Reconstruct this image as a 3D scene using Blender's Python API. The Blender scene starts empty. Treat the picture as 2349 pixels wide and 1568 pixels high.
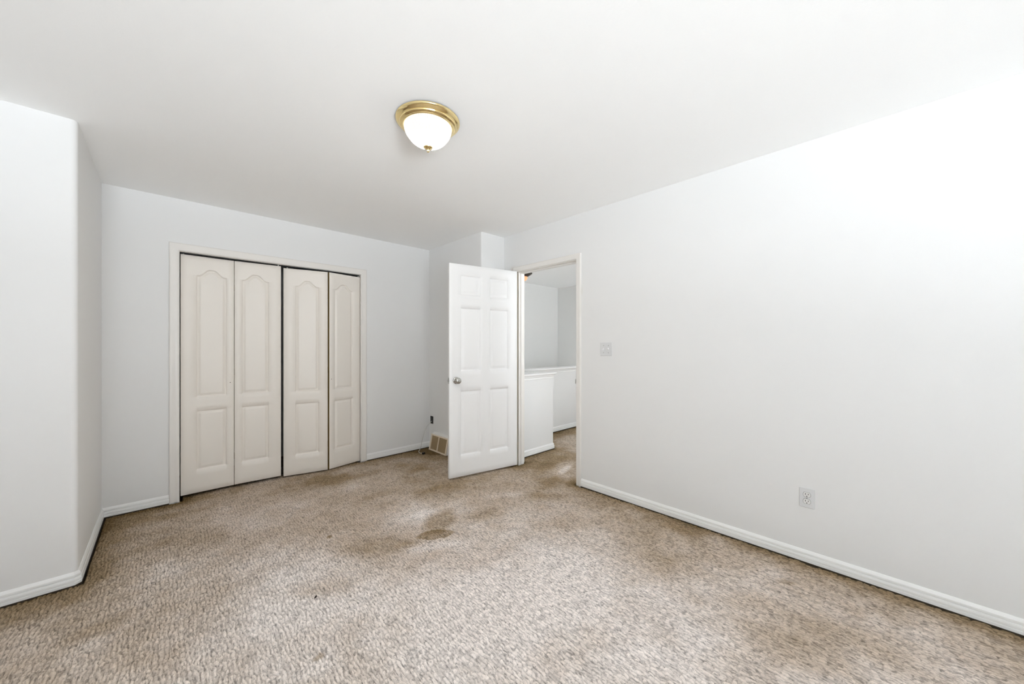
import bpy, bmesh, math, random
import numpy as np
from mathutils import Vector, Matrix

PI = math.pi
S = bpy.context.scene
COL = S.collection
random.seed(4)
rng = np.random.default_rng(11)

# ------------------------------------------------------------------ camera
H = 2.44
cam_d = bpy.data.cameras.new('camera')
cam = bpy.data.objects.new('camera', cam_d); COL.objects.link(cam)
cam.location = (0, 0, 1.256)
cam.rotation_euler = (PI/2, 0, math.radians(46.2675 - 90))
cam_d.sensor_width = 36.0
cam_d.lens = 12.782
cam_d.shift_y = 8.25/2349
cam_d.clip_start = 0.02
S.camera = cam

# ------------------------------------------------------------------ view and light
S.view_settings.view_transform = 'Standard'
S.view_settings.look = 'None'
S.view_settings.gamma = 1.0
S.view_settings.use_curve_mapping = False
S.view_settings.exposure = 0.41
S.cycles.use_denoising = True
S.cycles.max_bounces = 14
S.cycles.diffuse_bounces = 8
S.cycles.caustics_reflective = False
S.cycles.caustics_refractive = False
S.cycles.sample_clamp_indirect = 8.0

SKY = 27.0
world = bpy.data.worlds.new('daylight'); S.world = world
world.use_nodes = True
wn, wl = world.node_tree.nodes, world.node_tree.links
wn.clear()
wo = wn.new('ShaderNodeOutputWorld'); bg = wn.new('ShaderNodeBackground')
tc = wn.new('ShaderNodeTexCoord'); sx = wn.new('ShaderNodeSeparateXYZ')
mr = wn.new('ShaderNodeMapRange'); cr = wn.new('ShaderNodeValToRGB')
mr.inputs[1].default_value = -1; mr.inputs[2].default_value = 1
e = cr.color_ramp.elements                                      # straight down ... horizon ... straight up
e[0].position = 0.0; e[0].color = (0.15, 0.155, 0.16, 1)           # made-up dim band straight below
e[1].position = 1.0; e[1].color = (0.016, 0.020, 0.026, 1)
for p_, c_ in ((0.22, (0.20, 0.21, 0.215)), (0.26, (1.12, 1.205, 1.275)),   # made-up bright ground band, added to light the ceiling
               (0.365, (1.12, 1.205, 1.275)), (0.39, (0.37, 0.40, 0.425)), (0.45, (0.37, 0.40, 0.425)), (0.47, (0.29, 0.305, 0.32)),
               (0.525, (0.29, 0.305, 0.32)), (0.54, (0.022, 0.026, 0.032))):   # dimmer bands tuned for the far walls, sky held low
    a = e.new(p_); a.color = (*c_, 1)
wl.new(tc.outputs['Generated'], sx.inputs[0]); wl.new(sx.outputs['Z'], mr.inputs[0])
wl.new(mr.outputs[0], cr.inputs[0]); wl.new(cr.outputs[0], bg.inputs[0]); wl.new(bg.outputs[0], wo.inputs[0])
bg.inputs[1].default_value = SKY

# window openings (behind the camera and at the end of the hall)
WIN_REAR = (-1.05, 0.40, 0.25, 2.36)      # x0, x1, z0, z1 in wall_rear (y = RY0)
WIN_HALL = (3.30, 5.30, 0.40, 2.20)           # x0, x1, z0, z1 in the hall end wall (y = RY0)
RX0, RY0 = -1.15, -2.60                                            # hidden left and rear walls
def portal(name, loc, rot, sx_, sy_):
    d = bpy.data.lights.new(name, 'AREA'); d.shape = 'RECTANGLE'; d.size = sx_; d.size_y = sy_
    d.cycles.is_portal = True
    o = bpy.data.objects.new(name, d); COL.objects.link(o); o.location = loc; o.rotation_euler = rot
portal('portal_rear', ((WIN_REAR[0]+WIN_REAR[1])/2, RY0-0.07, (WIN_REAR[2]+WIN_REAR[3])/2), (PI/2, 0, 0), WIN_REAR[1]-WIN_REAR[0], WIN_REAR[3]-WIN_REAR[2])
portal('portal_hall', ((WIN_HALL[0]+WIN_HALL[1])/2, RY0-0.07, (WIN_HALL[2]+WIN_HALL[3])/2), (PI/2, 0, 0), WIN_HALL[1]-WIN_HALL[0], WIN_HALL[3]-WIN_HALL[2])

# ------------------------------------------------------------------ materials
def mat(name, col, rough=0.5, metal=0.0, spec=0.5, bump=None, emis=None, stains=None):
    m = bpy.data.materials.new(name); m.use_nodes = True
    n, l = m.node_tree.nodes, m.node_tree.links
    b = n['Principled BSDF']
    b.inputs['Base Color'].default_value = (*col, 1)
    b.inputs['Roughness'].default_value = rough
    b.inputs['Metallic'].default_value = metal
    b.inputs['Specular IOR Level'].default_value = spec
    t = n.new('ShaderNodeTexCoord')
    if bump:
        sc, st, dist = bump
        nz = n.new('ShaderNodeTexNoise'); nz.inputs['Scale'].default_value = sc; nz.inputs['Detail'].default_value = 3
        bp = n.new('ShaderNodeBump'); bp.inputs['Strength'].default_value = st; bp.inputs['Distance'].default_value = dist
        l.new(t.outputs['Object'], nz.inputs['Vector']); l.new(nz.outputs[0], bp.inputs['Height']); l.new(bp.outputs[0], b.inputs['Normal'])
    if stains:
        prev = None
        for (p, r, c, k) in stains:
            mp = n.new('ShaderNodeMapping'); mp.vector_type = 'TEXTURE'
            mp.inputs['Location'].default_value = p; mp.inputs['Scale'].default_value = r
            gr = n.new('ShaderNodeTexGradient'); gr.gradient_type = 'QUADRATIC_SPHERE'
            mu = n.new('ShaderNodeMath'); mu.operation = 'MULTIPLY'; mu.inputs[1].default_value = k
            mx = n.new('ShaderNodeMix'); mx.data_type = 'RGBA'
            l.new(t.outputs['Object'], mp.inputs[0]); l.new(mp.outputs[0], gr.inputs[0]); l.new(gr.outputs['Fac'], mu.inputs[0])
            l.new(mu.outputs[0], mx.inputs[0])
            if prev: l.new(prev, mx.inputs[6])
            else: mx.inputs[6].default_value = (*col, 1)
            mx.inputs[7].default_value = (*c, 1); prev = mx.outputs[2]
        l.new(prev, b.inputs['Base Color'])
    if emis:
        b.inputs['Emission Color'].default_value = (*emis[0], 1); b.inputs['Emission Strength'].default_value = emis[1]
    return m

M = {}
M['wall'] = mat('wall_paint', (0.79, 0.79, 0.785), 0.55, spec=0.3, bump=(260, 0.05, 0.002))
M['wall_right'] = mat('wall_paint_smudged', (0.79, 0.79, 0.785), 0.55, spec=0.3, bump=(260, 0.05, 0.002),
    stains=[((2.70, 1.925, 1.745), (0.05, 0.03, 0.075), (0.66, 0.63, 0.52), 0.55), ((2.70, 2.80, 2.075), (0.05, 0.10, 0.05), (0.66, 0.52, 0.42), 0.5)])
M['hall'] = mat('hall_wall_paint', (0.76, 0.755, 0.74), 0.6, spec=0.3, bump=(260, 0.05, 0.002))
M['ceiling'] = mat('ceiling_paint', (0.95, 0.95, 0.945), 0.9, spec=0.1, bump=(60, 0.12, 0.004))
M['trim'] = mat('white_trim_paint', (0.86, 0.86, 0.85), 0.3, bump=(40, 0.02, 0.002))
M['trim_cream'] = mat('aged_cream_trim_paint', (0.80, 0.775, 0.74), 0.35, bump=(40, 0.02, 0.002))
M['door'] = mat('white_door_paint', (0.86, 0.86, 0.86), 0.35, bump=(90, 0.03, 0.001))
M['leaf'] = mat('cream_closet_door_paint', (0.83, 0.785, 0.725), 0.4, bump=(90, 0.03, 0.001))
M['raw_edge'] = mat('raw_fibreboard_edge', (0.30, 0.22, 0.10), 0.8)
M['foot_shade'] = mat('board_foot_gap_shade', (0.05, 0.036, 0.022), 0.9)
M['strike'] = mat('bright_zinc', (0.80, 0.80, 0.78), 0.42, 0.7)
M['dark'] = mat('dark_hollow', (0.012, 0.011, 0.010), 0.9)
M['track'] = mat('dark_steel_track', (0.03, 0.03, 0.03), 0.6, 0.5)
M['pin'] = mat('white_nylon', (0.8, 0.8, 0.78), 0.4)
M['brass'] = mat('polished_brass', (0.92, 0.74, 0.38), 0.13, 1.0)
M['nickel'] = mat('satin_nickel', (0.50, 0.49, 0.46), 0.16, 1.0)
M['hinge'] = mat('worn_hinge_metal', (0.30, 0.24, 0.16), 0.45, 0.8)
M['plate'] = mat('white_plastic', (0.69, 0.695, 0.70), 0.35)
M['toggle'] = mat('white_plastic_toggle', (0.80, 0.80, 0.80), 0.3)
M['screw'] = mat('plate_screw', (0.25, 0.25, 0.25), 0.4, 0.6)
M['recept'] = mat('receptacle_plastic', (0.78, 0.775, 0.76), 0.35)
M['black'] = mat('black_plastic', (0.012, 0.012, 0.012), 0.5)
M['vent_frame'] = mat('beige_enamel', (0.78, 0.68, 0.54), 0.4)
M['vent_top'] = mat('white_enamel', (0.82, 0.81, 0.78), 0.4)
M['vent_slat'] = mat('brown_beige_enamel', (0.36, 0.26, 0.14), 0.5)
M['cable'] = mat('grey_white_cable_jacket', (0.55, 0.54, 0.51), 0.5)
M['copper'] = mat('connector_metal', (0.75, 0.62, 0.45), 0.35, 0.9)
M['crumb'] = mat('dark_crumb', (0.03, 0.022, 0.018), 0.9)
M['bronze'] = mat('dark_bronze', (0.10, 0.085, 0.07), 0.45, 0.7)
M['amber'] = mat('lit_amber_glass', (0.45, 0.22, 0.10), 0.3, emis=((1.0, 0.42, 0.20), 0.62))

def shade_material():
    m = bpy.data.materials.new('lit_ribbed_glass'); m.use_nodes = True
    n, l = m.node_tree.nodes, m.node_tree.links
    b = n['Principled BSDF']
    b.inputs['Base Color'].default_value = (0.22, 0.22, 0.215, 1); b.inputs['Roughness'].default_value = 0.15
    at = n.new('ShaderNodeAttribute'); at.attribute_name = 'glow'
    l.new(at.outputs['Fac'], b.inputs['Emission Strength'])
    b.inputs['Emission Color'].default_value = (1.0, 0.945, 0.86, 1)
    return m
M['shade'] = shade_material()

def carpet_material():
    m = bpy.data.materials.new('looped_beige_carpet'); m.use_nodes = True
    n, l = m.node_tree.nodes, m.node_tree.links
    b = n['Principled BSDF']
    b.inputs['Roughness'].default_value = 1.0; b.inputs['Specular IOR Level'].default_value = 0.05
    t = n.new('ShaderNodeTexCoord')
    at = n.new('ShaderNodeAttribute'); at.attribute_name = 'soil_light'
    ay = n.new('ShaderNodeAttribute'); ay.attribute_name = 'yarn'
    r = n.new('ShaderNodeValToRGB'); e = r.color_ramp.elements
    e[0].position = 0.0; e[0].color = (0.78, 0.72, 0.68, 1)
    e[1].position = 1.0; e[1].color = (0.17, 0.115, 0.055, 1)
    q = e.new(0.35); q.color = (0.55, 0.463, 0.385, 1)
    q = e.new(0.65); q.color = (0.335, 0.25, 0.16, 1)
    l.new(at.outputs['Fac'], r.inputs[0])
    # heathered yarn: every loop a little lighter or darker, dark flecks along the rows, shade painted between the loops
    def noise(sc, stretch, lo, hi, f0, f1):
        nz = n.new('ShaderNodeTexNoise'); nz.inputs['Scale'].default_value = sc; nz.inputs['Detail'].default_value = 2
        mp = n.new('ShaderNodeMapping'); mp.inputs['Scale'].default_value = stretch
        m_ = n.new('ShaderNodeMapRange'); m_.inputs[1].default_value = lo; m_.inputs[2].default_value = hi; m_.inputs[3].default_value = f0; m_.inputs[4].default_value = f1
        l.new(t.outputs['Object'], mp.inputs[0]); l.new(mp.outputs[0], nz.inputs['Vector']); l.new(nz.outputs[0], m_.inputs[0])
        return nz, m_
    nz, fib = noise(420, (1.0, 0.45, 1.0), .25, .75, .86, 1.14)
    _, fleck = noise(150, (1.0, 0.28, 1.0), .32, .50, .54, 1.04)
    ak = n.new('ShaderNodeAttribute'); ak.attribute_name = 'loop_shade'
    m2 = n.new('ShaderNodeMapRange'); m2.inputs[3].default_value = 0.86; m2.inputs[4].default_value = 1.16
    m3 = n.new('ShaderNodeMapRange'); m3.inputs[3].default_value = 0.58; m3.inputs[4].default_value = 1.06
    l.new(ay.outputs['Fac'], m2.inputs[0]); l.new(ak.outputs['Fac'], m3.inputs[0])
    prod = None
    for q in (fib, fleck, m2, m3):
        if prod is None: prod = q.outputs[0]; continue
        x = n.new('ShaderNodeMath'); x.operation = 'MULTIPLY'; l.new(prod, x.inputs[0]); l.new(q.outputs[0], x.inputs[1]); prod = x.outputs[0]
    mu = n.new('ShaderNodeVectorMath'); mu.operation = 'SCALE'
    l.new(r.outputs[0], mu.inputs[0]); l.new(prod, mu.inputs['Scale']); l.new(mu.outputs[0], b.inputs['Base Color'])
    bp = n.new('ShaderNodeBump'); bp.inputs['Strength'].default_value = 0.6; bp.inputs['Distance'].default_value = 0.003
    l.new(nz.outputs[0], bp.inputs['Height']); l.new(bp.outputs[0], b.inputs['Normal'])
    return m
M['carpet'] = carpet_material()

# ------------------------------------------------------------------ helpers
def link(name, me, m, parent=None, loc=None, rotz=0.0):
    o = bpy.data.objects.new(name, me); COL.objects.link(o)
    for x in (m if isinstance(m, (list, tuple)) else [m]):
        if x: me.materials.append(x)
    if parent: o.parent = parent
    if loc is not None: o.location = loc
    if rotz: o.rotation_euler = (0, 0, rotz)
    return o
def obj(name, bm, m, parent=None, loc=None, rotz=0.0, smooth=False):
    me = bpy.data.meshes.new(name)
    bmesh.ops.recalc_face_normals(bm, faces=bm.faces)
    bm.to_mesh(me); bm.free()
    if smooth:
        me.polygons.foreach_set('use_smooth', [True]*len(me.polygons))
        me.update()
        try: me.set_sharp_from_angle(angle=math.radians(38))
        except Exception: pass
    return link(name, me, m, parent, loc, rotz)
def empty(name, loc, rotz=0.0):
    o = bpy.data.objects.new(name, None); COL.objects.link(o)
    o.empty_display_size = 0.05; o.location = loc; o.rotation_euler = (0, 0, rotz)
    return o
def tag(o, label, cat, kind=None, group=None):
    o['label'] = label; o['category'] = cat
    if kind: o['kind'] = kind
    if group: o['group'] = group
    return o
def struct(o, label, cat): return tag(o, label, cat, 'structure')
def box(bm, x0, x1, y0, y1, z0, z1, bev=0.0, seg=2):
    r = bmesh.ops.create_cube(bm, size=1.0)
    for v in r['verts']:
        v.co = Vector((x0+(x1-x0)*(v.co.x+.5), y0+(y1-y0)*(v.co.y+.5), z0+(z1-z0)*(v.co.z+.5)))
    if bev:
        es = list({e for v in r['verts'] for e in v.link_edges})
        bmesh.ops.bevel(bm, geom=es, offset=bev, segments=seg, profile=0.5, affect='EDGES')
def prism(bm, pts, z0, z1):
    a = [bm.verts.new((x, y, z0)) for x, y in pts]; b = [bm.verts.new((x, y, z1)) for x, y in pts]
    n = len(pts)
    for i in range(n): bm.faces.new((a[i], a[(i+1) % n], b[(i+1) % n], b[i]))
    bm.faces.new(a[::-1]); bm.faces.new(b)
def lathe(bm, prof, seg=48, mtx=None):
    """prof: (radius, height) list turned about z; radius 0 closes with a fan"""
    rings = []
    for r, z in prof:
        if r <= 1e-6: ring = [bm.verts.new((0, 0, z))]
        else: ring = [bm.verts.new((r*math.cos(2*PI*i/seg), r*math.sin(2*PI*i/seg), z)) for i in range(seg)]
        rings.append(ring)
    for a, b in zip(rings, rings[1:]):
        for i in range(seg):
            j = (i+1) % seg
            if len(a) == 1 and len(b) == 1: continue
            if len(a) == 1: bm.faces.new((a[0], b[i], b[j]))
            elif len(b) == 1: bm.faces.new((a[i], a[j], b[0]))
            else: bm.faces.new((a[i], a[j], b[j], b[i]))
    if mtx is not None:
        for ring in rings:
            for v in ring: v.co = mtx @ v.co
def sweep(bm, path, prof):
    """mitred sweep along a floor path; prof = (distance from wall, height); the room lies to the RIGHT of the path"""
    P = [Vector(p) for p in path]; n = len(P); rows = []
    for i in range(n):
        d0 = (P[i]-P[i-1]).normalized() if i > 0 else None
        d1 = (P[i+1]-P[i]).normalized() if i < n-1 else None
        n0 = Vector((d0.y, -d0.x)) if d0 else None; n1 = Vector((d1.y, -d1.x)) if d1 else None
        if n0 and n1:
            s = (n0+n1); k = s/(s.length_squared/2) if s.length > 1e-6 else n0
        else: k = n0 or n1
        rows.append([bm.verts.new((P[i].x+k.x*d, P[i].y+k.y*d, z)) for d, z in prof])
    for a, b in zip(rows, rows[1:]):
        for j in range(len(prof)):
            q = (j+1) % len(prof)
            bm.faces.new((a[j], b[j], b[q], a[q]))
    bm.faces.new(rows[0]); bm.faces.new(rows[-1][::-1])
BASE = [(0, -.028), (.0134, -.028), (.0134, .0025), (.0140, .003), (.0140, .016), (.0112, .0170), (.0112, .0195), (.0140, .021), (.0140, .030), (.0122, .0385),
        (.0060, .0400), (.0060, .0445), (.0112, .0460), (.0104, .054), (.0060, .063), (.0030, .068), (0, .068)]
def baseboard(name, path, label, m='trim'):
    bm = bmesh.new(); sweep(bm, path, BASE)
    for f in bm.faces:                                          # near-black foot, painted shade for the gap at the carpet
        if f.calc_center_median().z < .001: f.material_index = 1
    return struct(obj(name, bm, [M[m], M['foot_shade']]), label, 'baseboard')
CASE = [(0, 0), (0, .010), (.004, .0135), (.010, .0150), (.016, .0130), (.024, .0135), (.036, .0150), (.046, .0165), (.052, .0165), (.056, .014), (.058, .010), (.058, 0)]
def casing(bm, A, B, zh, axis, face, sign, w=0.058):
    """three-sided mitred casing round an opening A..B (along axis) up to zh; face = wall plane, sign = side it stands out to"""
    pts = [(A, 0.0, -1, 0), (A, zh, -1, 1), (B, zh, 1, 1), (B, 0.0, 1, 0)]; rows = []
    for a, z, sa, sz in pts:
        row = []
        for o, d in CASE:
            o = o*w/0.058
            u = a+sa*o; v = z+sz*o; dd = face+sign*d
            row.append(bm.verts.new((u, dd, v) if axis == 'x' else (dd, u, v)))
        rows.append(row)
    n = len(CASE)
    for r, s in zip(rows, rows[1:]):
        for j in range(n): bm.faces.new((r[j], s[j], s[(j+1) % n], r[(j+1) % n]))
    bm.faces.new(rows[0]); bm.faces.new(rows[-1][::-1])
def arc(cx, cy, r, a0, a1, n=8):
    return [(cx+r*math.cos(math.radians(a0+(a1-a0)*i/n)), cy+r*math.sin(math.radians(a0+(a1-a0)*i/n))) for i in range(n+1)]
def tube(name, pts, rad, m, parent=None, sub=6, seg=10):
    P = [Vector(p) for p in pts]; C = []
    for i in range(len(P)-1):                                    # smooth curve through the points
        p0, p1, p2, p3 = P[max(i-1, 0)], P[i], P[i+1], P[min(i+2, len(P)-1)]
        for k in range(sub):
            t = k/sub
            C.append(0.5*(2*p1+(p2-p0)*t+(2*p0-5*p1+4*p2-p3)*t*t+(3*p1-p0-3*p2+p3)*t**3))
    C.append(P[-1]); bm = bmesh.new(); rings = []; n = None
    for i, c in enumerate(C):
        d = (C[min(i+1, len(C)-1)]-C[max(i-1, 0)]).normalized()
        n = d.orthogonal().normalized() if n is None else (n-d*n.dot(d)).normalized()
        b = d.cross(n)
        rings.append([bm.verts.new(c+rad*(n*math.cos(2*PI*k/seg)+b*math.sin(2*PI*k/seg))) for k in range(seg)])
    for r, q in zip(rings, rings[1:]):
        for k in range(seg): bm.faces.new((r[k], r[(k+1) % seg], q[(k+1) % seg], q[k]))
    bm.faces.new(rings[0]); bm.faces.new(rings[-1])
    return obj(name, bm, m, parent, smooth=True)

# ------------------------------------------------------------------ the room shell
XR, YA, XB, YB, XL, YL = 2.70, 3.985, 2.385, 2.950, -0.33, 2.970     # right wall, closet wall, bump, bump front, left return, left front
DY0, DY1, DZ = 1.978, 2.738, 2.032                                  # hall doorway in the right wall
CX0, CX1, CZ = 0.090, 1.539, 2.021                                  # closet opening in the closet wall
WT = 0.10

# floor: one looped-pile carpet, dense where the room is seen
def spaced(parts):
    out = []
    for a, b, st in parts: out += list(np.arange(a, b-1e-9, st))
    return np.array(out+[parts[-1][1]])
fx = spaced([(-1.30, -0.72, .05), (-0.72, 2.86, .003), (2.86, 4.8, .012), (4.8, 6.1, .05)])
fy = spaced([(-2.75, -0.56, .05), (-0.56, 4.06, .005), (4.06, 4.9, .05)])
GX, GY = np.meshgrid(fx, fy, indexing='ij')
def vnoise(x, y, f, seed):
    g = np.random.default_rng(seed).random((256, 256))
    u, v = x*f+100, y*f+100
    i, j = np.floor(u).astype(int), np.floor(v).astype(int); s, t = u-i, v-j
    s = s*s*(3-2*s); t = t*t*(3-2*t)
    q = lambda a, b: g[a % 256, b % 256]
    return (q(i, j)*(1-s)+q(i+1, j)*s)*(1-t)+(q(i, j+1)*(1-s)+q(i+1, j+1)*s)*t
def fbm(x, y, f, seed, o=4):
    r = 0; w = 1.0; tot = 0
    for k in range(o): r = r+w*vnoise(x, y, f*2**k, seed+k); tot += w; w *= .5
    return r/tot
# loops run in rows along y
PITCH, LOOP = 0.0158, 0.024
wx = GX+0.014*(vnoise(GX, GY, 9, 21)-.5)+0.013*(vnoise(GX, GY, 45, 22)-.5)
row = np.floor(wx/PITCH).astype(int); ru = wx/PITCH-row
hsh = np.random.default_rng(5).random((1024, 1024))
off = hsh[row % 1024, 7]*5
wy = GY+0.020*(vnoise(GX, GY, 30, 23)-.5)
lv = wy/(LOOP*(0.75+0.5*hsh[row % 1024, 9]))+off
li = np.floor(lv).astype(int); lu = lv-li
cell = hsh[row % 1024, li % 1024]
rowprof = 1-np.abs(2*ru-1)**3.5; loopprof = 1-np.abs(2*lu-1)**6
sunk = np.clip((0.30-cell)/0.12, 0, 1)                              # some loops are crushed
flat = np.clip((GY+0.6*GX-2.9)/1.3, 0, 1)                         # pile worn flatter towards the door
pile = (0.0085*rowprof*(0.30+0.70*loopprof)*(1-0.45*sunk)*(0.75+0.35*cell)+0.0032*(vnoise(GX, GY*.5, 150, 31)-.5)+0.0030*(vnoise(GX, GY, 60, 33)-.5))*(1-0.45*flat)
# tucked edge along the walls
def rect_d(x0, x1, y0, y1):
    dx = np.maximum(np.maximum(x0-GX, GX-x1), 0); dy = np.maximum(np.maximum(y0-GY, GY-y1), 0)
    return np.hypot(dx, dy)
dw = np.minimum.reduce([rect_d(XR, XR+WT, -3, DY0), rect_d(XR, XR+WT, DY1, YB), rect_d(XB, XR+WT, YB, 4.2), rect_d(RX0-.2, XL, YL, 4.2),
                        rect_d(XL, CX0, YA, 4.2), rect_d(CX1, XB, YA, 4.2), rect_d(2.8, 3.43, 2.87, 3.0), rect_d(3.31, 3.43, 2.87, 3.5), rect_d(3.4, 6, 3.40, 3.5)])
tuck = 0.030*np.clip(1-np.clip(dw-0.0135, 0, 1)/0.012, 0, 1)
Z = -0.0060+pile-tuck
# soil and wear: traffic patches, spills, a painted light pool, a browner band along the skirtings
pale = np.hypot(((GX-.95)*.77-(GY-1.15)*.64)/1.15, ((GX-.95)*.64+(GY-1.15)*.77)/.80)+0.7*(fbm(GX, GY, 3.0, 39)-.5)  # brighter pool of window light painted into the carpet tone
soil_light = 0.08+0.19*np.clip((pale-0.75)/0.45, 0, 1)+0.52*(fbm(GX, GY, 2.1, 41)-.5)+0.22*(fbm(GX, GY, 9, 45, 3)-.5)
soil_light += 0.12*np.clip((GY+0.35*GX-2.6)/1.7, 0, 1)
soil_light += (0.40*np.exp(-dw/0.07)+0.33*np.exp(-dw/0.32))*(0.55+0.9*fbm(GX, GY, 5, 48, 3))
def blot(cx, cy, rx, ry, ang, k, seed, hard=2.5):
    c, s = math.cos(ang), math.sin(ang)
    u = ((GX-cx)*c+(GY-cy)*s)/rx; v = (-(GX-cx)*s+(GY-cy)*c)/ry
    d = np.hypot(u, v)+0.5*(fbm(GX, GY, 7, seed, 3)-.5)
    return k*np.clip((1-d)*hard, 0, 1)
for i, b in enumerate([(1.31, 2.10, .13, .06, -.5, .34, 7), (1.42, 2.24, .23, .13, .6, .32, 2.2), (1.68, 2.12, .26, .13, -.4, .26, 1.5),
                       (2.32, 1.98, .26, .13, -.9, 0.18, 1.6), (2.60, 2.20, .30, .14, .2, 0.18, 1.4), (2.80, 2.45, .35, .12, .4, 0.20, 1.4),
                       (0.98, 2.22, .34, .14, -.5, .24, 1.5), (0.55, 2.05, .28, .12, -.6, .20, 1.4), (-.20, 2.44, .16, .10, .2, .20, 1.5),
                       (0.45, 1.60, .030, .022, .3, .34, 2), (0.785, 2.56, .03, .018, 1.0, .30, 2.5), (2.39, .386, .06, .035, -.9, .18, 2),
                       (2.0, 0.25, .34, .18, -.7, .14, 1.2), (1.80, 2.75, .40, .18, 0, .16, 1.4), (1.00, 3.60, .7, .25, .1, .20, 1.3),
                       (0.10, 3.30, .35, .5, .2, .14, 1.2), (2.25, 3.80, .35, .25, 0, .25, 1.3), (3.10, 2.55, .45, .18, .2, 0.13, 1.3), (2.05, 1.60, .3, .14, -.8, .14, 1.4)]):
    soil_light += blot(*b[:6], 60+i, b[6])
for i, b in enumerate([(1.05, 1.35, .55, .40, -.7, -.26, 1.1), (1.38, 2.42, .22, .09, -.2, -.22, 1.5), (1.20, 2.00, .22, .07, -.5, -.22, 1.5),
                       (2.95, 2.30, .20, .05, .3, -.30, 1.8), (2.10, 2.25, .25, .10, -.4, -.16, 1.4), (0.35, 2.0, .35, .2, -.4, -.14, 1.2), (1.6, 1.2, .5, .3, -.8, -.14, 1.1)]):
    soil_light += blot(*b[:6], 90+i, b[6])
soil_light = np.clip(soil_light, 0, 1)
yarn = np.clip(0.5*cell+0.5*vnoise(GX, GY, 70, 51), 0, 1)
loop_shade = np.clip(1.25*rowprof*(0.30+0.70*loopprof)*(1-0.35*sunk), 0, 1)   # 0 between the loops, where groove shade is painted in
loop_shade = 1-(1-loop_shade)*(1-0.35*flat)
nx, ny = len(fx), len(fy)
co = np.stack([GX, GY, Z], -1).reshape(-1, 3).astype(np.float32)
ii, jj = np.meshgrid(np.arange(nx-1), np.arange(ny-1), indexing='ij')
xm, ym = (fx[:-1]+fx[1:])/2, (fy[:-1]+fy[1:])/2
XM, YM = np.meshgrid(xm, ym, indexing='ij')
hole = ((XM > 2.82) & (XM < 3.36) & (YM > 2.95)) | ((XM > 2.82) & (YM > 3.44))   # stairwell beyond the half walls
keep = ~hole
i0 = (ii*ny+jj)[keep]
quads = np.stack([i0, i0+ny, i0+ny+1, i0+1], -1).astype(np.int32)
me = bpy.data.meshes.new('floor')
me.vertices.add(len(co)); me.vertices.foreach_set('co', co.ravel())
me.loops.add(quads.size); me.loops.foreach_set('vertex_index', quads.ravel())
me.polygons.add(len(quads)); me.polygons.foreach_set('loop_start', np.arange(0, quads.size, 4, dtype=np.int32))
me.polygons.foreach_set('use_smooth', np.ones(len(quads), dtype=bool))
me.update(calc_edges=True)
for nm, arr in (('soil_light', soil_light), ('yarn', yarn), ('loop_shade', loop_shade)):
    at = me.attributes.new(nm, 'FLOAT', 'POINT'); at.data.foreach_set('value', arr.reshape(-1).astype(np.float32))
struct(link('floor', me, M['carpet']), 'worn beige looped carpet with brown stains across the bedroom and hall', 'carpet')
del GX, GY, Z, soil_light, yarn, pile, dw, tuck, wx, wy, lv, li, lu, cell, rowprof, loopprof, co, quads

bm = bmesh.new(); box(bm, RX0-.15, 6.2, RY0-.15, 5.0, H, H+.1)
struct(obj('ceiling', bm, M['ceiling']), 'flat white painted ceiling above bedroom and hall', 'ceiling')

ZF = -0.03
# right wall with the doorway
bm = bmesh.new()
box(bm, XR, XR+WT, RY0-.1, DY0-.018, ZF, H)
box(bm, XR, XR+WT, DY1+.060, YB+.03, ZF, H)
box(bm, XR, XR+WT, DY0-.018, DY1+.060, DZ+.018, H)
struct(obj('wall_right', bm, M['wall_right']), 'long white wall on the right with doorway, switch and outlet', 'wall')
# boxed corner behind the open door (rounded edge)
bm = bmesh.new()
prism(bm, [(XR+WT, YB), (XR+WT, 4.9), (XB, 4.9)]+arc(XB+.02, YB+.02, .02, 180, 270), ZF, H)
struct(obj('wall_corner', bm, M['wall'], smooth=True), 'boxed-out white wall corner behind the open door', 'wall')
# closet wall
bm = bmesh.new()
box(bm, XL-.05, CX0-.016, YA, YA+WT, ZF, H)
box(bm, CX1+.016, XB+.02, YA, YA+WT, ZF, H)
box(bm, CX0-.016, CX1+.016, YA, YA+WT, CZ+.016, H)
struct(obj('wall_back', bm, M['wall']), 'white back wall around the closet opening', 'wall')
# closet interior
bm = bmesh.new()
box(bm, XL-.05, CX0-.10, YA+WT, 4.80, ZF, H); box(bm, CX1+.2, XB+.01, YA+WT, 4.80, ZF, H); box(bm, XL-.05, XB+.01, 4.80, 4.90, ZF, H)
struct(obj('wall_closet', bm, M['hall']), 'unlit inner walls of the closet behind the bifold doors', 'wall')
# left block with a rounded corner
bm = bmesh.new()
prism(bm, [(XL, 4.1), (RX0-.1, 4.1), (RX0-.1, YL)]+arc(XL-.025, YL+.025, .025, 270, 360), ZF, H)
struct(obj('wall_left_return', bm, M['wall'], smooth=True), 'white wall block with rounded corner at the far left', 'wall')
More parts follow.
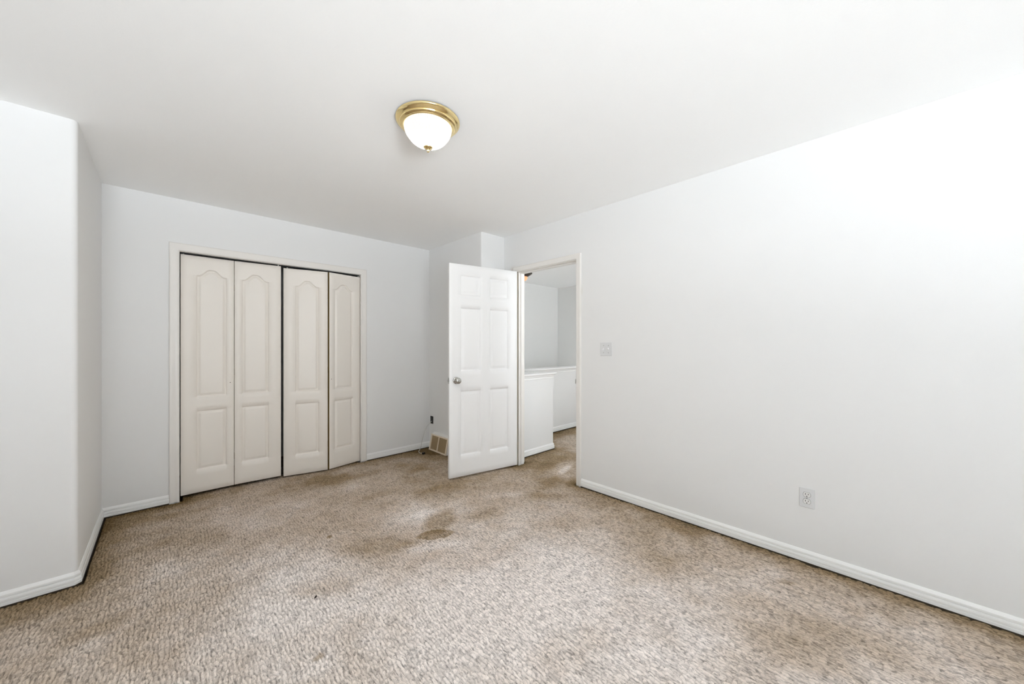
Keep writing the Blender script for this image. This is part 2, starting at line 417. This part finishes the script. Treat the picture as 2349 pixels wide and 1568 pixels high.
# walls behind the camera with their windows
def wall_with_window(name, axis, pos, a0, a1, w, label, m='wall'):
    u0, u1, z0, z1 = w; bm = bmesh.new()
    def b(p, q, r, s):
        if axis == 'y': box(bm, p, q, pos-WT, pos, r, s)
        else: box(bm, pos-WT, pos, p, q, r, s)
    b(a0, u0, ZF, H); b(u1, a1, ZF, H); b(u0, u1, ZF, z0); b(u0, u1, z1, H)
    struct(obj(name, bm, M[m]), label, 'wall')
def window(name, axis, pos, w, label):
    u0, u1, z0, z1 = w; t = .05; bm = bmesh.new()
    def b(p, q, r, s, d0=-.075, d1=-.025):
        if axis == 'y': box(bm, p, q, pos+d0, pos+d1, r, s)
        else: box(bm, pos+d0, pos+d1, p, q, r, s)
    b(u0, u0+t, z0, z1); b(u1-t, u1, z0, z1); b(u0+t, u1-t, z0, z0+t); b(u0+t, u1-t, z1-t, z1)
    mu = (u0+u1)/2; b(mu-.025, mu+.025, z0+t, z1-t)
    struct(obj(name, bm, M['trim']), label, 'window')
wall_with_window('wall_rear', 'y', RY0, RX0-.1, XR+.05, WIN_REAR, 'white wall behind the viewpoint with a wide window')
bm = bmesh.new(); box(bm, RX0-WT, RX0, RY0-.1, YL+.05, ZF, H)
struct(obj('wall_left', bm, M['wall']), 'white side wall left of the viewpoint', 'wall')
window('window_1', 'y', RY0, WIN_REAR, 'wide white framed window behind the viewpoint')
# hall
HX1, HY1 = 5.88, 4.78
bm = bmesh.new(); box(bm, XR+WT, HX1+.1, HY1, HY1+.1, -1.6, H)
struct(obj('wall_hall_back', bm, M['hall']), 'grey-white far wall of the stairwell seen through the doorway', 'wall')
bm = bmesh.new(); box(bm, HX1, HX1+.1, RY0-.1, HY1, -1.6, H)
struct(obj('wall_hall_side', bm, M['hall']), 'grey-white side wall at the end of the hall', 'wall')
wall_with_window('wall_hall_end', 'y', RY0, XR+.05, HX1+.05, WIN_HALL, 'hall end wall out of view with a window', 'hall')
window('window_2', 'y', RY0, WIN_HALL, 'white framed window at the end of the hall out of view')
bm = bmesh.new(); box(bm, XR+WT, HX1, 2.9, HY1, -1.7, -1.6)
struct(obj('floor_stairwell', bm, M['carpet']), 'lower stair landing hidden behind the half walls', 'floor')
bm = bmesh.new(); box(bm, XR+WT-.005, XR+WT+.005, YB, HY1, -1.6, ZF); box(bm, 3.44, HX1, 3.42, 3.44, -1.6, -.02)
struct(obj('wall_stairwell', bm, M['hall']), 'stairwell wall below the hall floor', 'wall')

def cap_profile_x(bm, x0, x1, y0, y1, z):   # rounded cap board
    box(bm, x0, x1, y0, y1, z-.022, z, .007, 3)
PZ = 0.932
def molding(bm, path, z):                   # small crown under the cap
    P = [(0, z-.075), (.006, z-.075), (.008, z-.066), (.006, z-.058), (.010, z-.045), (.016, z-.040), (.016, z-.034), (.024, z-.024), (.024, z-.022), (0, z-.022)]
    sweep(bm, path, P)
bm = bmesh.new(); box(bm, XR+WT, 3.44, 2.87, 2.98, ZF, PZ-.022); box(bm, 3.33, 3.44, 2.98, 3.41, ZF, PZ-.022)
hw = struct(obj('wall_hall_near', bm, M['wall']), 'nearer white half wall just outside the doorway', 'half wall')
bm = bmesh.new(); cap_profile_x(bm, XR+WT+.001, 3.475, 2.835, 3.01, PZ); cap_profile_x(bm, 3.30, 3.475, 2.99, 3.40, PZ-.0005)
obj('cap', bm, M['trim'], hw)
bm = bmesh.new(); molding(bm, [(XR+WT, 2.87), (3.44, 2.87), (3.44, 3.40)], PZ)
obj('cap_molding', bm, M['trim'], hw)
bm = bmesh.new(); box(bm, 3.33, HX1, 3.41, 3.52, ZF, PZ-.022)
hf = struct(obj('wall_hall_far', bm, M['wall']), 'farther white half wall running along the hall', 'half wall')
bm = bmesh.new(); cap_profile_x(bm, 3.30, HX1-.001, 3.375, 3.555, PZ+.0005)
obj('cap', bm, M['trim'], hf)
bm = bmesh.new(); molding(bm, [(3.44, 3.41), (HX1, 3.41)], PZ)
obj('cap_molding', bm, M['trim'], hf)

# ------------------------------------------------------------------ baseboards (room to the right of each path)
r_ = .014
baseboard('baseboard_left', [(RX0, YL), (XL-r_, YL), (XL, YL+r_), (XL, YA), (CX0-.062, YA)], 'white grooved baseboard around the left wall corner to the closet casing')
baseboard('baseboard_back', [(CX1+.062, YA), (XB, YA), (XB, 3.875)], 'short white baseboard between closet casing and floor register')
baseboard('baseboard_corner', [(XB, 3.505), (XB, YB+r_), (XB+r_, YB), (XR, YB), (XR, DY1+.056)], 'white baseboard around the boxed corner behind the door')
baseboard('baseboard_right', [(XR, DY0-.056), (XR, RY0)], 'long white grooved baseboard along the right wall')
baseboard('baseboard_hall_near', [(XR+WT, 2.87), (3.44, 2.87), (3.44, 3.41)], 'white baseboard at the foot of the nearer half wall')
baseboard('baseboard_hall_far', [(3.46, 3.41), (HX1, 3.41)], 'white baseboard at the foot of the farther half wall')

# ------------------------------------------------------------------ door frames
bm = bmesh.new()
box(bm, XR+.001, XR+WT-.001, DY0-.018, DY0, ZF, DZ+.018); box(bm, XR+.020, XR+WT-.001, DY1, DY1+.018, ZF, DZ+.018)
box(bm, XR+.001, XR+WT-.001, DY0, DY1, DZ, DZ+.018)
t1 = struct(obj('trim_1', bm, M['trim_cream']), 'cream painted frame of the doorway to the hall', 'door frame')
bm = bmesh.new(); box(bm, XR+.001, XR+.020, DY1+.020, DY1+.058, ZF, DZ+.018)  # added strip, its brown stands in for shade in the hinge gap
o = obj('gap_shade_strip', bm, M['raw_edge'], t1); o['label'] = 'added dark brown strip standing in for shade in the gap beside the hinges'
bm = bmesh.new(); casing(bm, DY0-.005, DY1+.005, DZ+.005, 'y', XR, -1, .050); casing(bm, DY0-.005, DY1+.005, DZ+.005, 'y', XR+WT, 1, .050)
obj('casing', bm, M['trim_cream'], t1, smooth=True)
bm = bmesh.new()
box(bm, XR+.045, XR+.085, DY0, DY0+.011, ZF, DZ, .002); box(bm, XR+.045, XR+.085, DY1-.011, DY1, ZF, DZ, .002); box(bm, XR+.045, XR+.085, DY0+.011, DY1-.011, DZ-.011, DZ, .002)
obj('door_stop', bm, M['trim_cream'], t1)
bm = bmesh.new(); box(bm, XR+.002, XR+.030, DY0-.0005, DY0+.0015, .905, .960); box(bm, XR-.016, XR+.004, DY0+.0, DY0+.0035, .912, .952, .001)
o = obj('strike_plate', bm, M['strike'], t1); o['label'] = 'shiny metal strike plate'

bm = bmesh.new()
box(bm, CX0-.016, CX0, YA+.001, YA+WT-.001, ZF, CZ+.016); box(bm, CX1, CX1+.016, YA+.001, YA+WT-.001, ZF, CZ+.016); box(bm, CX0, CX1, YA+.001, YA+WT-.001, CZ, CZ+.016)
t2 = struct(obj('trim_2', bm, M['trim_cream']), 'cream painted frame around the closet opening', 'door frame')
bm = bmesh.new(); casing(bm, CX0-.003, CX1+.003, CZ+.003, 'x', YA, -1, .060)
obj('casing', bm, M['trim_cream'], t2, smooth=True)
bm = bmesh.new(); box(bm, CX0+.002, CX1-.002, YA+.036, YA+.062, CZ-.006, CZ)
o = obj('track', bm, M['track'], t2); o['label'] = 'dark steel bifold track'

# ------------------------------------------------------------------ panelled slabs
def outline_rect(u0, u1, z0, z1): return np.array([(u0, z0), (u1, z0), (u1, z1), (u0, z1)])
def outline_arch(u0, u1, z0, zs, rise, n=48):
    p = [(u0, z0), (u1, z0)]; c = (u0+u1)/2; hw_ = (u1-u0)/2
    for i in range(n+1):
        t = 1-2*i/n; a = abs(t)
        g = 1.0 if a < .12 else (0.0 if a > .86 else 0.5+0.5*math.cos(PI*(a-.12)/.74))
        p.append((c+t*hw_, zs+rise*g))
    return np.array(p)
def signed_d(U, V, poly):
    d = np.full(U.shape, 1e9); inside = np.zeros(U.shape, bool)
    for a, b in zip(poly, np.roll(poly, -1, 0)):
        e = b-a; L = e@e
        if L < 1e-12: continue
        t = np.clip(((U-a[0])*e[0]+(V-a[1])*e[1])/L, 0, 1)
        d = np.minimum(d, np.hypot(U-a[0]-t*e[0], V-a[1]-t*e[1]))
        if abs(e[1]) > 1e-12:
            c = ((a[1] > V) != (b[1] > V)) & (U < e[0]*(V-a[1])/e[1]+a[0]); inside ^= c
    return np.where(inside, d, -d)
def slab(name, w, h, t, panels, field, m, parent, loc=(0, 0, 0), rotz=0, step=.006, both=False, edge=None):
    """door leaf: front faces local -y; raised panels pressed into the face. edge='u0'/'u1' gives that narrow side the raw material"""
    brk = [0.0, .0025, .009, .013, field, field+.004]
    us, vs = {0.0, .002, w-.002, w}, {0.0, .002, h-.002, h}
    for p in panels:
        lo, hi = p.min(0), p.max(0)
        for k in brk: us |= {lo[0]+k, hi[0]-k}; vs |= {lo[1]+k, hi[1]-k}
        vs |= set(np.round(np.arange(p[2][1]-.012, hi[1]+.004, .003), 5)) if len(p) > 4 else set()
        if len(p) > 4: us |= set(np.round(np.arange(lo[0], hi[0], .003), 5))
    def fill(s, lim):
        s = sorted(x for x in s if -1e-9 <= x <= lim+1e-9); out = [s[0]]
        for x in s[1:]:
            g = x-out[-1]
            if g < 8e-4: continue
            n = max(1, int(math.ceil(g/.05))); out += [out[-1]+g*(k+1)/n for k in range(n)]
        out[-1] = lim
        return np.array(out)
    u, v = fill(us, w), fill(vs, h)
    U, V = np.meshgrid(u, v, indexing='ij'); D = np.zeros(U.shape)
    for p in panels:
        s = signed_d(U, V, p)
        D = np.maximum(D, np.interp(s, brk, [0, .0024, .0112, .0115, .0022, .0018], left=0, right=.0018))
    edge_in = np.minimum.reduce([U, w-U, V, h-V]); D = np.maximum(D, np.where(edge_in < 1e-6, .002, 0))
    nu, nv = len(u), len(v); n = nu*nv
    f = np.stack([U, D, V], -1).reshape(-1, 3)
    bk = np.stack([U, t-(D if both else np.zeros_like(D)), V], -1).reshape(-1, 3)
    i, j = np.meshgrid(np.arange(nu-1), np.arange(nv-1), indexing='ij'); a = (i*nv+j).ravel()
    F = np.stack([a, a+nv, a+nv+1, a+1], -1); B = np.stack([a+n, a+n+1, a+nv+1+n, a+nv+n], -1)
    rim = [k*nv for k in range(nu)]+[(nu-1)*nv+k for k in range(1, nv)]+[k*nv+nv-1 for k in range(nu-2, -1, -1)]+[k for k in range(nv-2, 0, -1)]
    R = [(rim[k], rim[k]+n, rim[(k+1) % len(rim)]+n, rim[(k+1) % len(rim)]) for k in range(len(rim))]
    me = bpy.data.meshes.new(name)
    faces = F.tolist()+B.tolist()+R
    me.from_pydata(np.concatenate([f, bk]).tolist(), [], faces); me.update()
    me.polygons.foreach_set('use_smooth', [True]*len(faces))
    o = link(name, me, [m, M['raw_edge']] if edge else m, parent, loc, rotz)
    if edge:
        tgt = 0.0 if edge == 'u0' else w
        mi = [0]*len(faces)
        for k in range(len(F)+len(B), len(faces)):
            if abs(me.polygons[k].center.x-tgt) < 1e-5: mi[k] = 1
        me.polygons.foreach_set('material_index', mi)
    try: me.set_sharp_from_angle(angle=math.radians(50))
    except Exception: pass
    return o

# open six-panel door
P0, P1 = Vector((1.917, 2.847)), Vector((2.654, 2.699))
DW, DH, DT = (P1-P0).length, 2.012, .035
ang = math.atan2(P1.y-P0.y, P1.x-P0.x)
d1 = struct(empty('door_1', (P0.x, P0.y, 0.0155), ang), 'open white six-panel door with a silver knob standing into the room', 'door')
pan = [outline_rect(a, b, z0-.0155, z1-.0155) for a, b in ((.114, .328), (.430, .645)) for z0, z1 in ((1.735, 1.927), (1.015, 1.617), (.213, .828))]
slab('door_panel', DW, DH, DT, pan, .036, M['door'], d1, both=True)
def knob(y, s):
    mt = Matrix.Translation((.069, y, .928-.0155)) @ Matrix.Rotation(PI/2*s, 4, 'X')
    bm = bmesh.new()
    lathe(bm, [(0, .066), (.012, .0655), (.021, .063), (.0275, .056), (.0295, .048), (.0275, .040), (.021, .033), (.0135, .028), (.0115, .022), (.0115, .007)], 40, mt)
    k = obj('door_knob', bm, M['nickel'], d1, smooth=True); k['label'] = 'round satin nickel knob'
    bm = bmesh.new(); lathe(bm, [(.012, .0085), (.024, .0080), (.030, .0055), (.0325, .002), (.0325, 0)], 40, mt)
    obj('rosette', bm, M['nickel'], k, smooth=True)
knob(0.0, 1); knob(DT, -1)
bm = bmesh.new(); box(bm, -.001, .001, .005, .030, .884, .941); box(bm, -.011, 0, .010, .025, .903, .922, .003)
o = obj('latch', bm, M['nickel'], d1); o['label'] = 'metal latch in the door edge'
for z in (1.80, 1.03, .24):
    bm = bmesh.new()
    lathe(bm, [(0, .046), (.004, .046), (.0065, .043), (.0065, -.043), (.004, -.046), (0, -.046)], 16, Matrix.Translation((DW+.008, DT+.002, z)))
    box(bm, DW-.001, DW+.0015, .004, DT+.002, z-.044, z+.044)
    o = obj('hinge', bm, M['hinge'], d1, smooth=True); o['label'] = 'worn brownish hinge'

# closet bifold doors
LW, LH, LT = .3525, 1.986, .030
lp = [outline_rect(.050, .256, .187, .690), outline_arch(.050, .256, .800, 1.826, .055)]           # hinge side at u = 0
def leaf(parent, p0, p1, base, mirrored, edge):
    a = math.atan2(p1[1]-p0[1], p1[0]-p0[0]); o = parent.location
    ps = lp
    if mirrored:
        ps = [outline_rect(LW-.256, LW-.050, .187, .690), outline_arch(LW-.256, LW-.050, .800, 1.826, .055)]
    return slab('door_leaf', math.hypot(p1[0]-p0[0], p1[1]-p0[1]), LH, LT, ps, .030, M['leaf'], parent, (p0[0]-o.x, p0[1]-o.y, 0), a, edge=edge)
def pin(parent, x, y):
    bm = bmesh.new(); lathe(bm, [(0, .014), (.004, .014), (.004, -.002), (0, -.002)], 12)
    obj('pivot_pin', bm, M['pin'], parent, (x-parent.location.x, y-parent.location.y, LH), smooth=True)
def hole(parent_leaf, u, z):
    bm = bmesh.new(); lathe(bm, [(0, .0006), (.0026, .0006), (.0032, 0)], 12, Matrix.Translation((u, 0, z)) @ Matrix.Rotation(PI/2, 4, 'X'))
    o = obj('knob_hole', bm, M['dark'], parent_leaf); o['label'] = 'small dark empty knob hole'
def fold_hinges(parent, x, y, a):
    for z in (.25, 1.0, 1.75):
        bm = bmesh.new(); box(bm, -.018, .018, LT-.001, LT+.002, z-.03, z+.03)
        obj('hinge', bm, M['hinge'], parent, (x-parent.location.x, y-parent.location.y, 0), a)
A0, A1 = (.097, 4.032), (.4485, 4.034); B0, B1 = (.4515, 4.034), (.801, 4.006)
bf = tag(empty('bifold_door', (A0[0], A0[1], .022)), 'left closed pair of cream arched-panel bifold closet doors', 'closet door', 'thing', 'bifold closet doors')
l1 = leaf(bf, A0, A1, .022, True, None); l2 = leaf(bf, B0, B1, .022, False, None)
pin(bf, A0[0]+.018, A0[1]+.015); pin(bf, B1[0]-.02, B1[1]+.016); hole(l1, .324, .91); fold_hinges(bf, .45, 4.034, 0)
C0, C1 = (.821, 4.007), (1.188, 3.922); E0, E1 = (1.2045, 3.922), (1.535, 3.990)
br = tag(empty('bifold_door', (C0[0], C0[1], .009)), 'right pair of cream bifold closet doors, partly folded into the room', 'closet door', 'thing', 'bifold closet doors')
l3 = leaf(br, C0, C1, .009, True, 'u1'); l4 = leaf(br, E0, E1, .009, False, 'u0')
pin(br, C0[0]+.035, C0[1]+.020); pin(br, E1[0]-.014, E1[1]+.020); hole(l4, .021, .908); fold_hinges(br, 1.199, 3.935, 0)

# ------------------------------------------------------------------ ceiling light
LX, LY = 1.005, 1.690
cl = tag(empty('ceiling_light', (LX, LY, H)), 'round brass flush ceiling light with glowing ribbed glass bowl', 'ceiling light', 'thing')
bm = bmesh.new()
lathe(bm, [(.110, 0), (.155, 0), (.160, -.001), (.1650, -.004), (.1655, -.0075), (.1640, -.0115), (.1590, -.0165), (.1520, -.0205), (.1465, -.0225), (.1450, -.0245), (.1458, -.0275), (.1440, -.0315),
           (.1380, -.0345), (.1320, -.0360), (.1305, -.0385), (.1270, -.0400), (.1235, -.0390), (.1225, -.0300), (.110, 0)], 96)
o = obj('brass_rim', bm, M['brass'], cl, smooth=True); o['label'] = 'stepped polished brass rim'
# ribbed bowl: 84 flutes over the side, smooth bottom
BULB = 215.0
NS, NR = 336, 26; vs, rib = [], []
for k in range(NR+1):
    a = (PI/2)*k/NR
    r0 = .1225*math.cos(a)**1.12 if k < NR else 0.004; z0 = -.036-.102*math.sin(a)
    depth = .0011*max(0, min(1, (1-k/NR)*2.2-.35))
    for i in range(NS):
        th = 2*PI*i/NS; c = math.cos(84*th)
        r = r0+depth*c
        vs.append((r*math.cos(th), r*math.sin(th), z0))
        x = k/NR; q = max(0.0, min(1.0, (x-.42)/.45)); q = q*q*(3-2*q)          # the bulb shines through the lower bowl
        rib.append((0.86+BULB*q)*(1-0.60*max(0, -c)**1.5*(depth/.0011)))
fs = [(k*NS+i, k*NS+(i+1) % NS, (k+1)*NS+(i+1) % NS, (k+1)*NS+i) for k in range(NR) for i in range(NS)]
me = bpy.data.meshes.new('glass_bowl'); me.from_pydata(vs, [], fs); me.update()
me.polygons.foreach_set('use_smooth', [True]*len(fs))
at = me.attributes.new('glow', 'FLOAT', 'POINT'); at.data.foreach_set('value', np.array(rib, np.float32))
o = link('glass_bowl', me, M['shade'], cl); o['label'] = 'glowing white ribbed glass bowl'
bm = bmesh.new()
lathe(bm, [(0, -.134), (.016, -.1345), (.0235, -.137), (.0248, -.1405), (.0230, -.1445), (.0165, -.1475), (.0105, -.1495), (.0065, -.152), (.0052, -.156), (.0064, -.160), (.0056, -.165), (0, -.168)], 40)
o = obj('finial', bm, M['brass'], cl, smooth=True); o['label'] = 'small brass finial'

# hall light, only its edge shows past the door frame
hl = tag(empty('ceiling_light', (4.25, 4.18, H)), 'small amber-glowing ceiling light in the hall, partly behind the door frame', 'ceiling light', 'thing')
bm = bmesh.new(); lathe(bm, [(0, 0), (.150, 0), (.152, -.006), (.120, -.030), (.080, -.055), (.072, -.060), (0, -.060)], 48)
o = obj('canopy', bm, M['bronze'], hl, smooth=True); o['label'] = 'dark bronze canopy'
bm = bmesh.new(); lathe(bm, [(.072, -.058), (.074, -.075), (.066, -.098), (.046, -.118), (.020, -.128), (0, -.130)], 40)
o = obj('glass_shade', bm, M['amber'], hl, smooth=True); o['label'] = 'glowing amber glass shade'

# ------------------------------------------------------------------ wall plates
def toggle(parent, y, up):
    bm = bmesh.new(); s = 1 if up else -1
    prof = [(-.0050, -.011), (-.0050, .011)]
    v = []
    for yy in (-.0042, .0042):
        v.append([bm.verts.new(p) for p in ((0, yy, -.0105), (0, yy, .0105), (-.012, yy*.85, .0035+s*.0075), (-.012, yy*.85, -.0035+s*.0075))])
    a, b = v
    for i in range(4): bm.faces.new((a[i], a[(i+1) % 4], b[(i+1) % 4], b[i]))
    bm.faces.new(a); bm.faces.new(b[::-1])
    t = obj('toggle', bm, M['toggle'], parent, (-.0052, y, 0))
    bm = bmesh.new(); box(bm, -.0003, .0006, -.0056, .0056, -.0130, .0130)
    obj('toggle_slot', bm, M['screw'], t)
def screw(parent, y, z, x=-.0056, r=.0031):
    bm = bmesh.new(); lathe(bm, [(0, .0010), (r*.7, .0009), (r, 0)], 16, Matrix.Rotation(-PI/2, 4, 'Y'))
    obj('screw', bm, M['screw'], parent, (x, y, z), smooth=True)
sw = tag(empty('light_switch', (XR, 1.6695, 1.226)), 'white double toggle light switch on the wall beside the doorway', 'light switch', 'thing')
bm = bmesh.new(); box(bm, -.0056, 0, -.0560, .0560, -.0555, .0555, .0025, 3)
obj('cover_plate', bm, M['plate'], sw)
for y, up in ((.023, False), (-.023, True)):
    toggle(sw, y, up)
    for z in (-.030, .030): screw(sw, y, z)
ol = tag(empty('power_outlet', (XR, .3415, .372)), 'white duplex power outlet low on the right wall', 'outlet', 'thing')
bm = bmesh.new(); box(bm, -.0060, 0, -.0345, .0345, -.0560, .0560, .0025, 3)
obj('cover_plate', bm, M['plate'], ol)
for zc in (.0195, -.0195):
    bm = bmesh.new(); pts = []
    for k in range(32):
        t = 2*PI*k/32; pts.append((.0172*math.cos(t), max(-.0138, min(.0138, .0172*math.sin(t)))))
    a = [bm.verts.new((0, p, q)) for p, q in pts]; b = [bm.verts.new((-.0028, p*.96, q*.96)) for p, q in pts]
    for i in range(32): bm.faces.new((a[i], a[(i+1) % 32], b[(i+1) % 32], b[i]))
    bm.faces.new(b)
    rc = obj('receptacle', bm, M['recept'], ol, (-.0058, 0, zc))
    bm = bmesh.new()                                            # dark outline gap in the cover plate
    a = [bm.verts.new((-.0003, p*1.07, q*1.09)) for p, q in pts]; bm.faces.new(a)
    r = bmesh.ops.extrude_face_region(bm, geom=bm.faces[:])
    for v in [x for x in r['geom'] if isinstance(x, bmesh.types.BMVert)]: v.co.x += .001
    obj('receptacle_gap', bm, M['screw'], rc)
    for y, hh in ((.0064, .0042), (-.0064, .0036)):
        bm = bmesh.new(); box(bm, -.0033, -.0022, y-.0013, y+.0013, .0035-hh, .0035+hh)
        obj('slot', bm, M['black'], rc)
    bm = bmesh.new(); lathe(bm, [(0, .0033), (.0026, .0033), (.0026, .0022)], 16, Matrix.Translation((0, 0, -.0082)) @ Matrix.Rotation(-PI/2, 4, 'Y'))
    obj('slot', bm, M['black'], rc)
screw(ol, 0, 0, -.0060, .0028)

# ------------------------------------------------------------------ floor register, cable box, cable, crumb
vt = tag(empty('floor_register', (XB, 3.69, 0)), 'beige sloped baseboard heat register with brown grille behind the door', 'vent', 'thing')
Y0, Y1 = -.180, .180
def wedge(bm, prof, y0, y1):
    a = [bm.verts.new((x, y0, z)) for x, z in prof]; b = [bm.verts.new((x, y1, z)) for x, z in prof]; n = len(prof)
    for i in range(n): bm.faces.new((a[i], a[(i+1) % n], b[(i+1) % n], b[i]))
    bm.faces.new(a[::-1]); bm.faces.new(b)
bm = bmesh.new(); wedge(bm, [(0, 0), (-.066, 0.0), (-.030, .183), (-.028, .192), (0, .207)], Y0+.002, Y1-.002)
obj('housing', bm, M['vent_top'], vt)
T = Vector((-.0312, .187)); Bt = Vector((-.0690, .002)); nrm = Vector((-(T-Bt).y, (T-Bt).x)).normalized()
def facebox(bm, s0, s1, y0, y1, d0, d1):     # on the sloped face: s along slope 0..1, d out of it
    c = []
    for d in (d0, d1):
        for s in (s0, s1):
            p = Bt.lerp(T, s)+nrm*d
            for y in (y0, y1): c.append(bm.verts.new((p.x, y, p.y)))
    for f in ((0, 1, 3, 2), (4, 6, 7, 5), (0, 4, 5, 1), (2, 3, 7, 6), (0, 2, 6, 4), (1, 5, 7, 3)): bm.faces.new([c[i] for i in f])
bm = bmesh.new()
facebox(bm, 0, .085, Y0, Y1, -.002, .007); facebox(bm, .925, 1.0, Y0, Y1, -.002, .007)
facebox(bm, .085, .925, Y0, Y0+.018, -.002, .007); facebox(bm, .085, .925, Y1-.024, Y1, -.002, .007); facebox(bm, .085, .925, -.008+.006, .008+.006, -.002, .0065)
o = obj('frame', bm, M['vent_frame'], vt); o['label'] = 'beige enamel frame'
for y0, y1 in ((Y0+.018, -.002), (.014, Y1-.024)):
    bm = bmesh.new()
    facebox(bm, .085, .925, y0, y1, -.003, .0005)
    for k in range(15):
        s = .10+.055*k; facebox(bm, s, s+.028, y0, y1, .0, .0042)
    o = obj('grille', bm, M['vent_slat'], vt); o['label'] = 'brown louvred grille'
cb = bmesh.new(); box(cb, -.006, 0, -.031, .031, -.046, .046, .004, 2)
bx = tag(obj('cable_box', cb, M['black'], None, (XB, 3.919, .342)), 'black uncovered cable wall box above the register', 'wall box', 'thing')
bm = bmesh.new(); box(bm, -.008, -.005, -.022, .022, -.034, .034, .002, 2); obj('bracket_ring', bm, M['track'], bx)
cab = tag(empty('cable', (2.159, 3.80, 0)), 'thin grey cable hanging from the black wall box to the carpet', 'cable', 'thing')
cp = [(2.378, 3.908, .330), (2.352, 3.895, .322), (2.305, 3.897, .279), (2.267, 3.893, .218), (2.245, 3.887, .165), (2.217, 3.872, .102), (2.199, 3.861, .053), (2.183, 3.863, .025), (2.165, 3.852, .010), (2.159, 3.816, .004), (2.162, 3.785, .004)]
tube('cable_cord', [(x-2.159, y-3.80, z) for x, y, z in cp], .0030, M['cable'], cab)
bm = bmesh.new(); lathe(bm, [(0, 0), (.0048, 0), (.0048, .018), (.003, .020), (0, .020)], 12, Matrix.Translation((.003, -.012, .006)) @ Matrix.Rotation(PI/2, 4, 'X'))
o = obj('connector', bm, M['copper'], cab, smooth=True); o['label'] = 'metal cable end'
bm = bmesh.new(); box(bm, -.015, .015, -.013, .013, 0, .022, .004, 2)
o = tag(obj('plug_block', bm, M['black'], None, (2.172, 3.755, -.002), .3), 'small black block lying on the carpet at the cable end', 'plug', 'thing')
bm = bmesh.new(); bmesh.ops.create_icosphere(bm, subdivisions=2, radius=1.0)
for v in bm.verts: v.co = Vector((v.co.x*.011*(1+.3*math.sin(5*v.co.y)), v.co.y*.0055, v.co.z*.0035+.004))
tag(obj('crumb', bm, M['crumb'], None, (.546, 1.987, 0), .9), 'tiny dark crumb lying alone on the pale carpet', 'debris', 'thing')
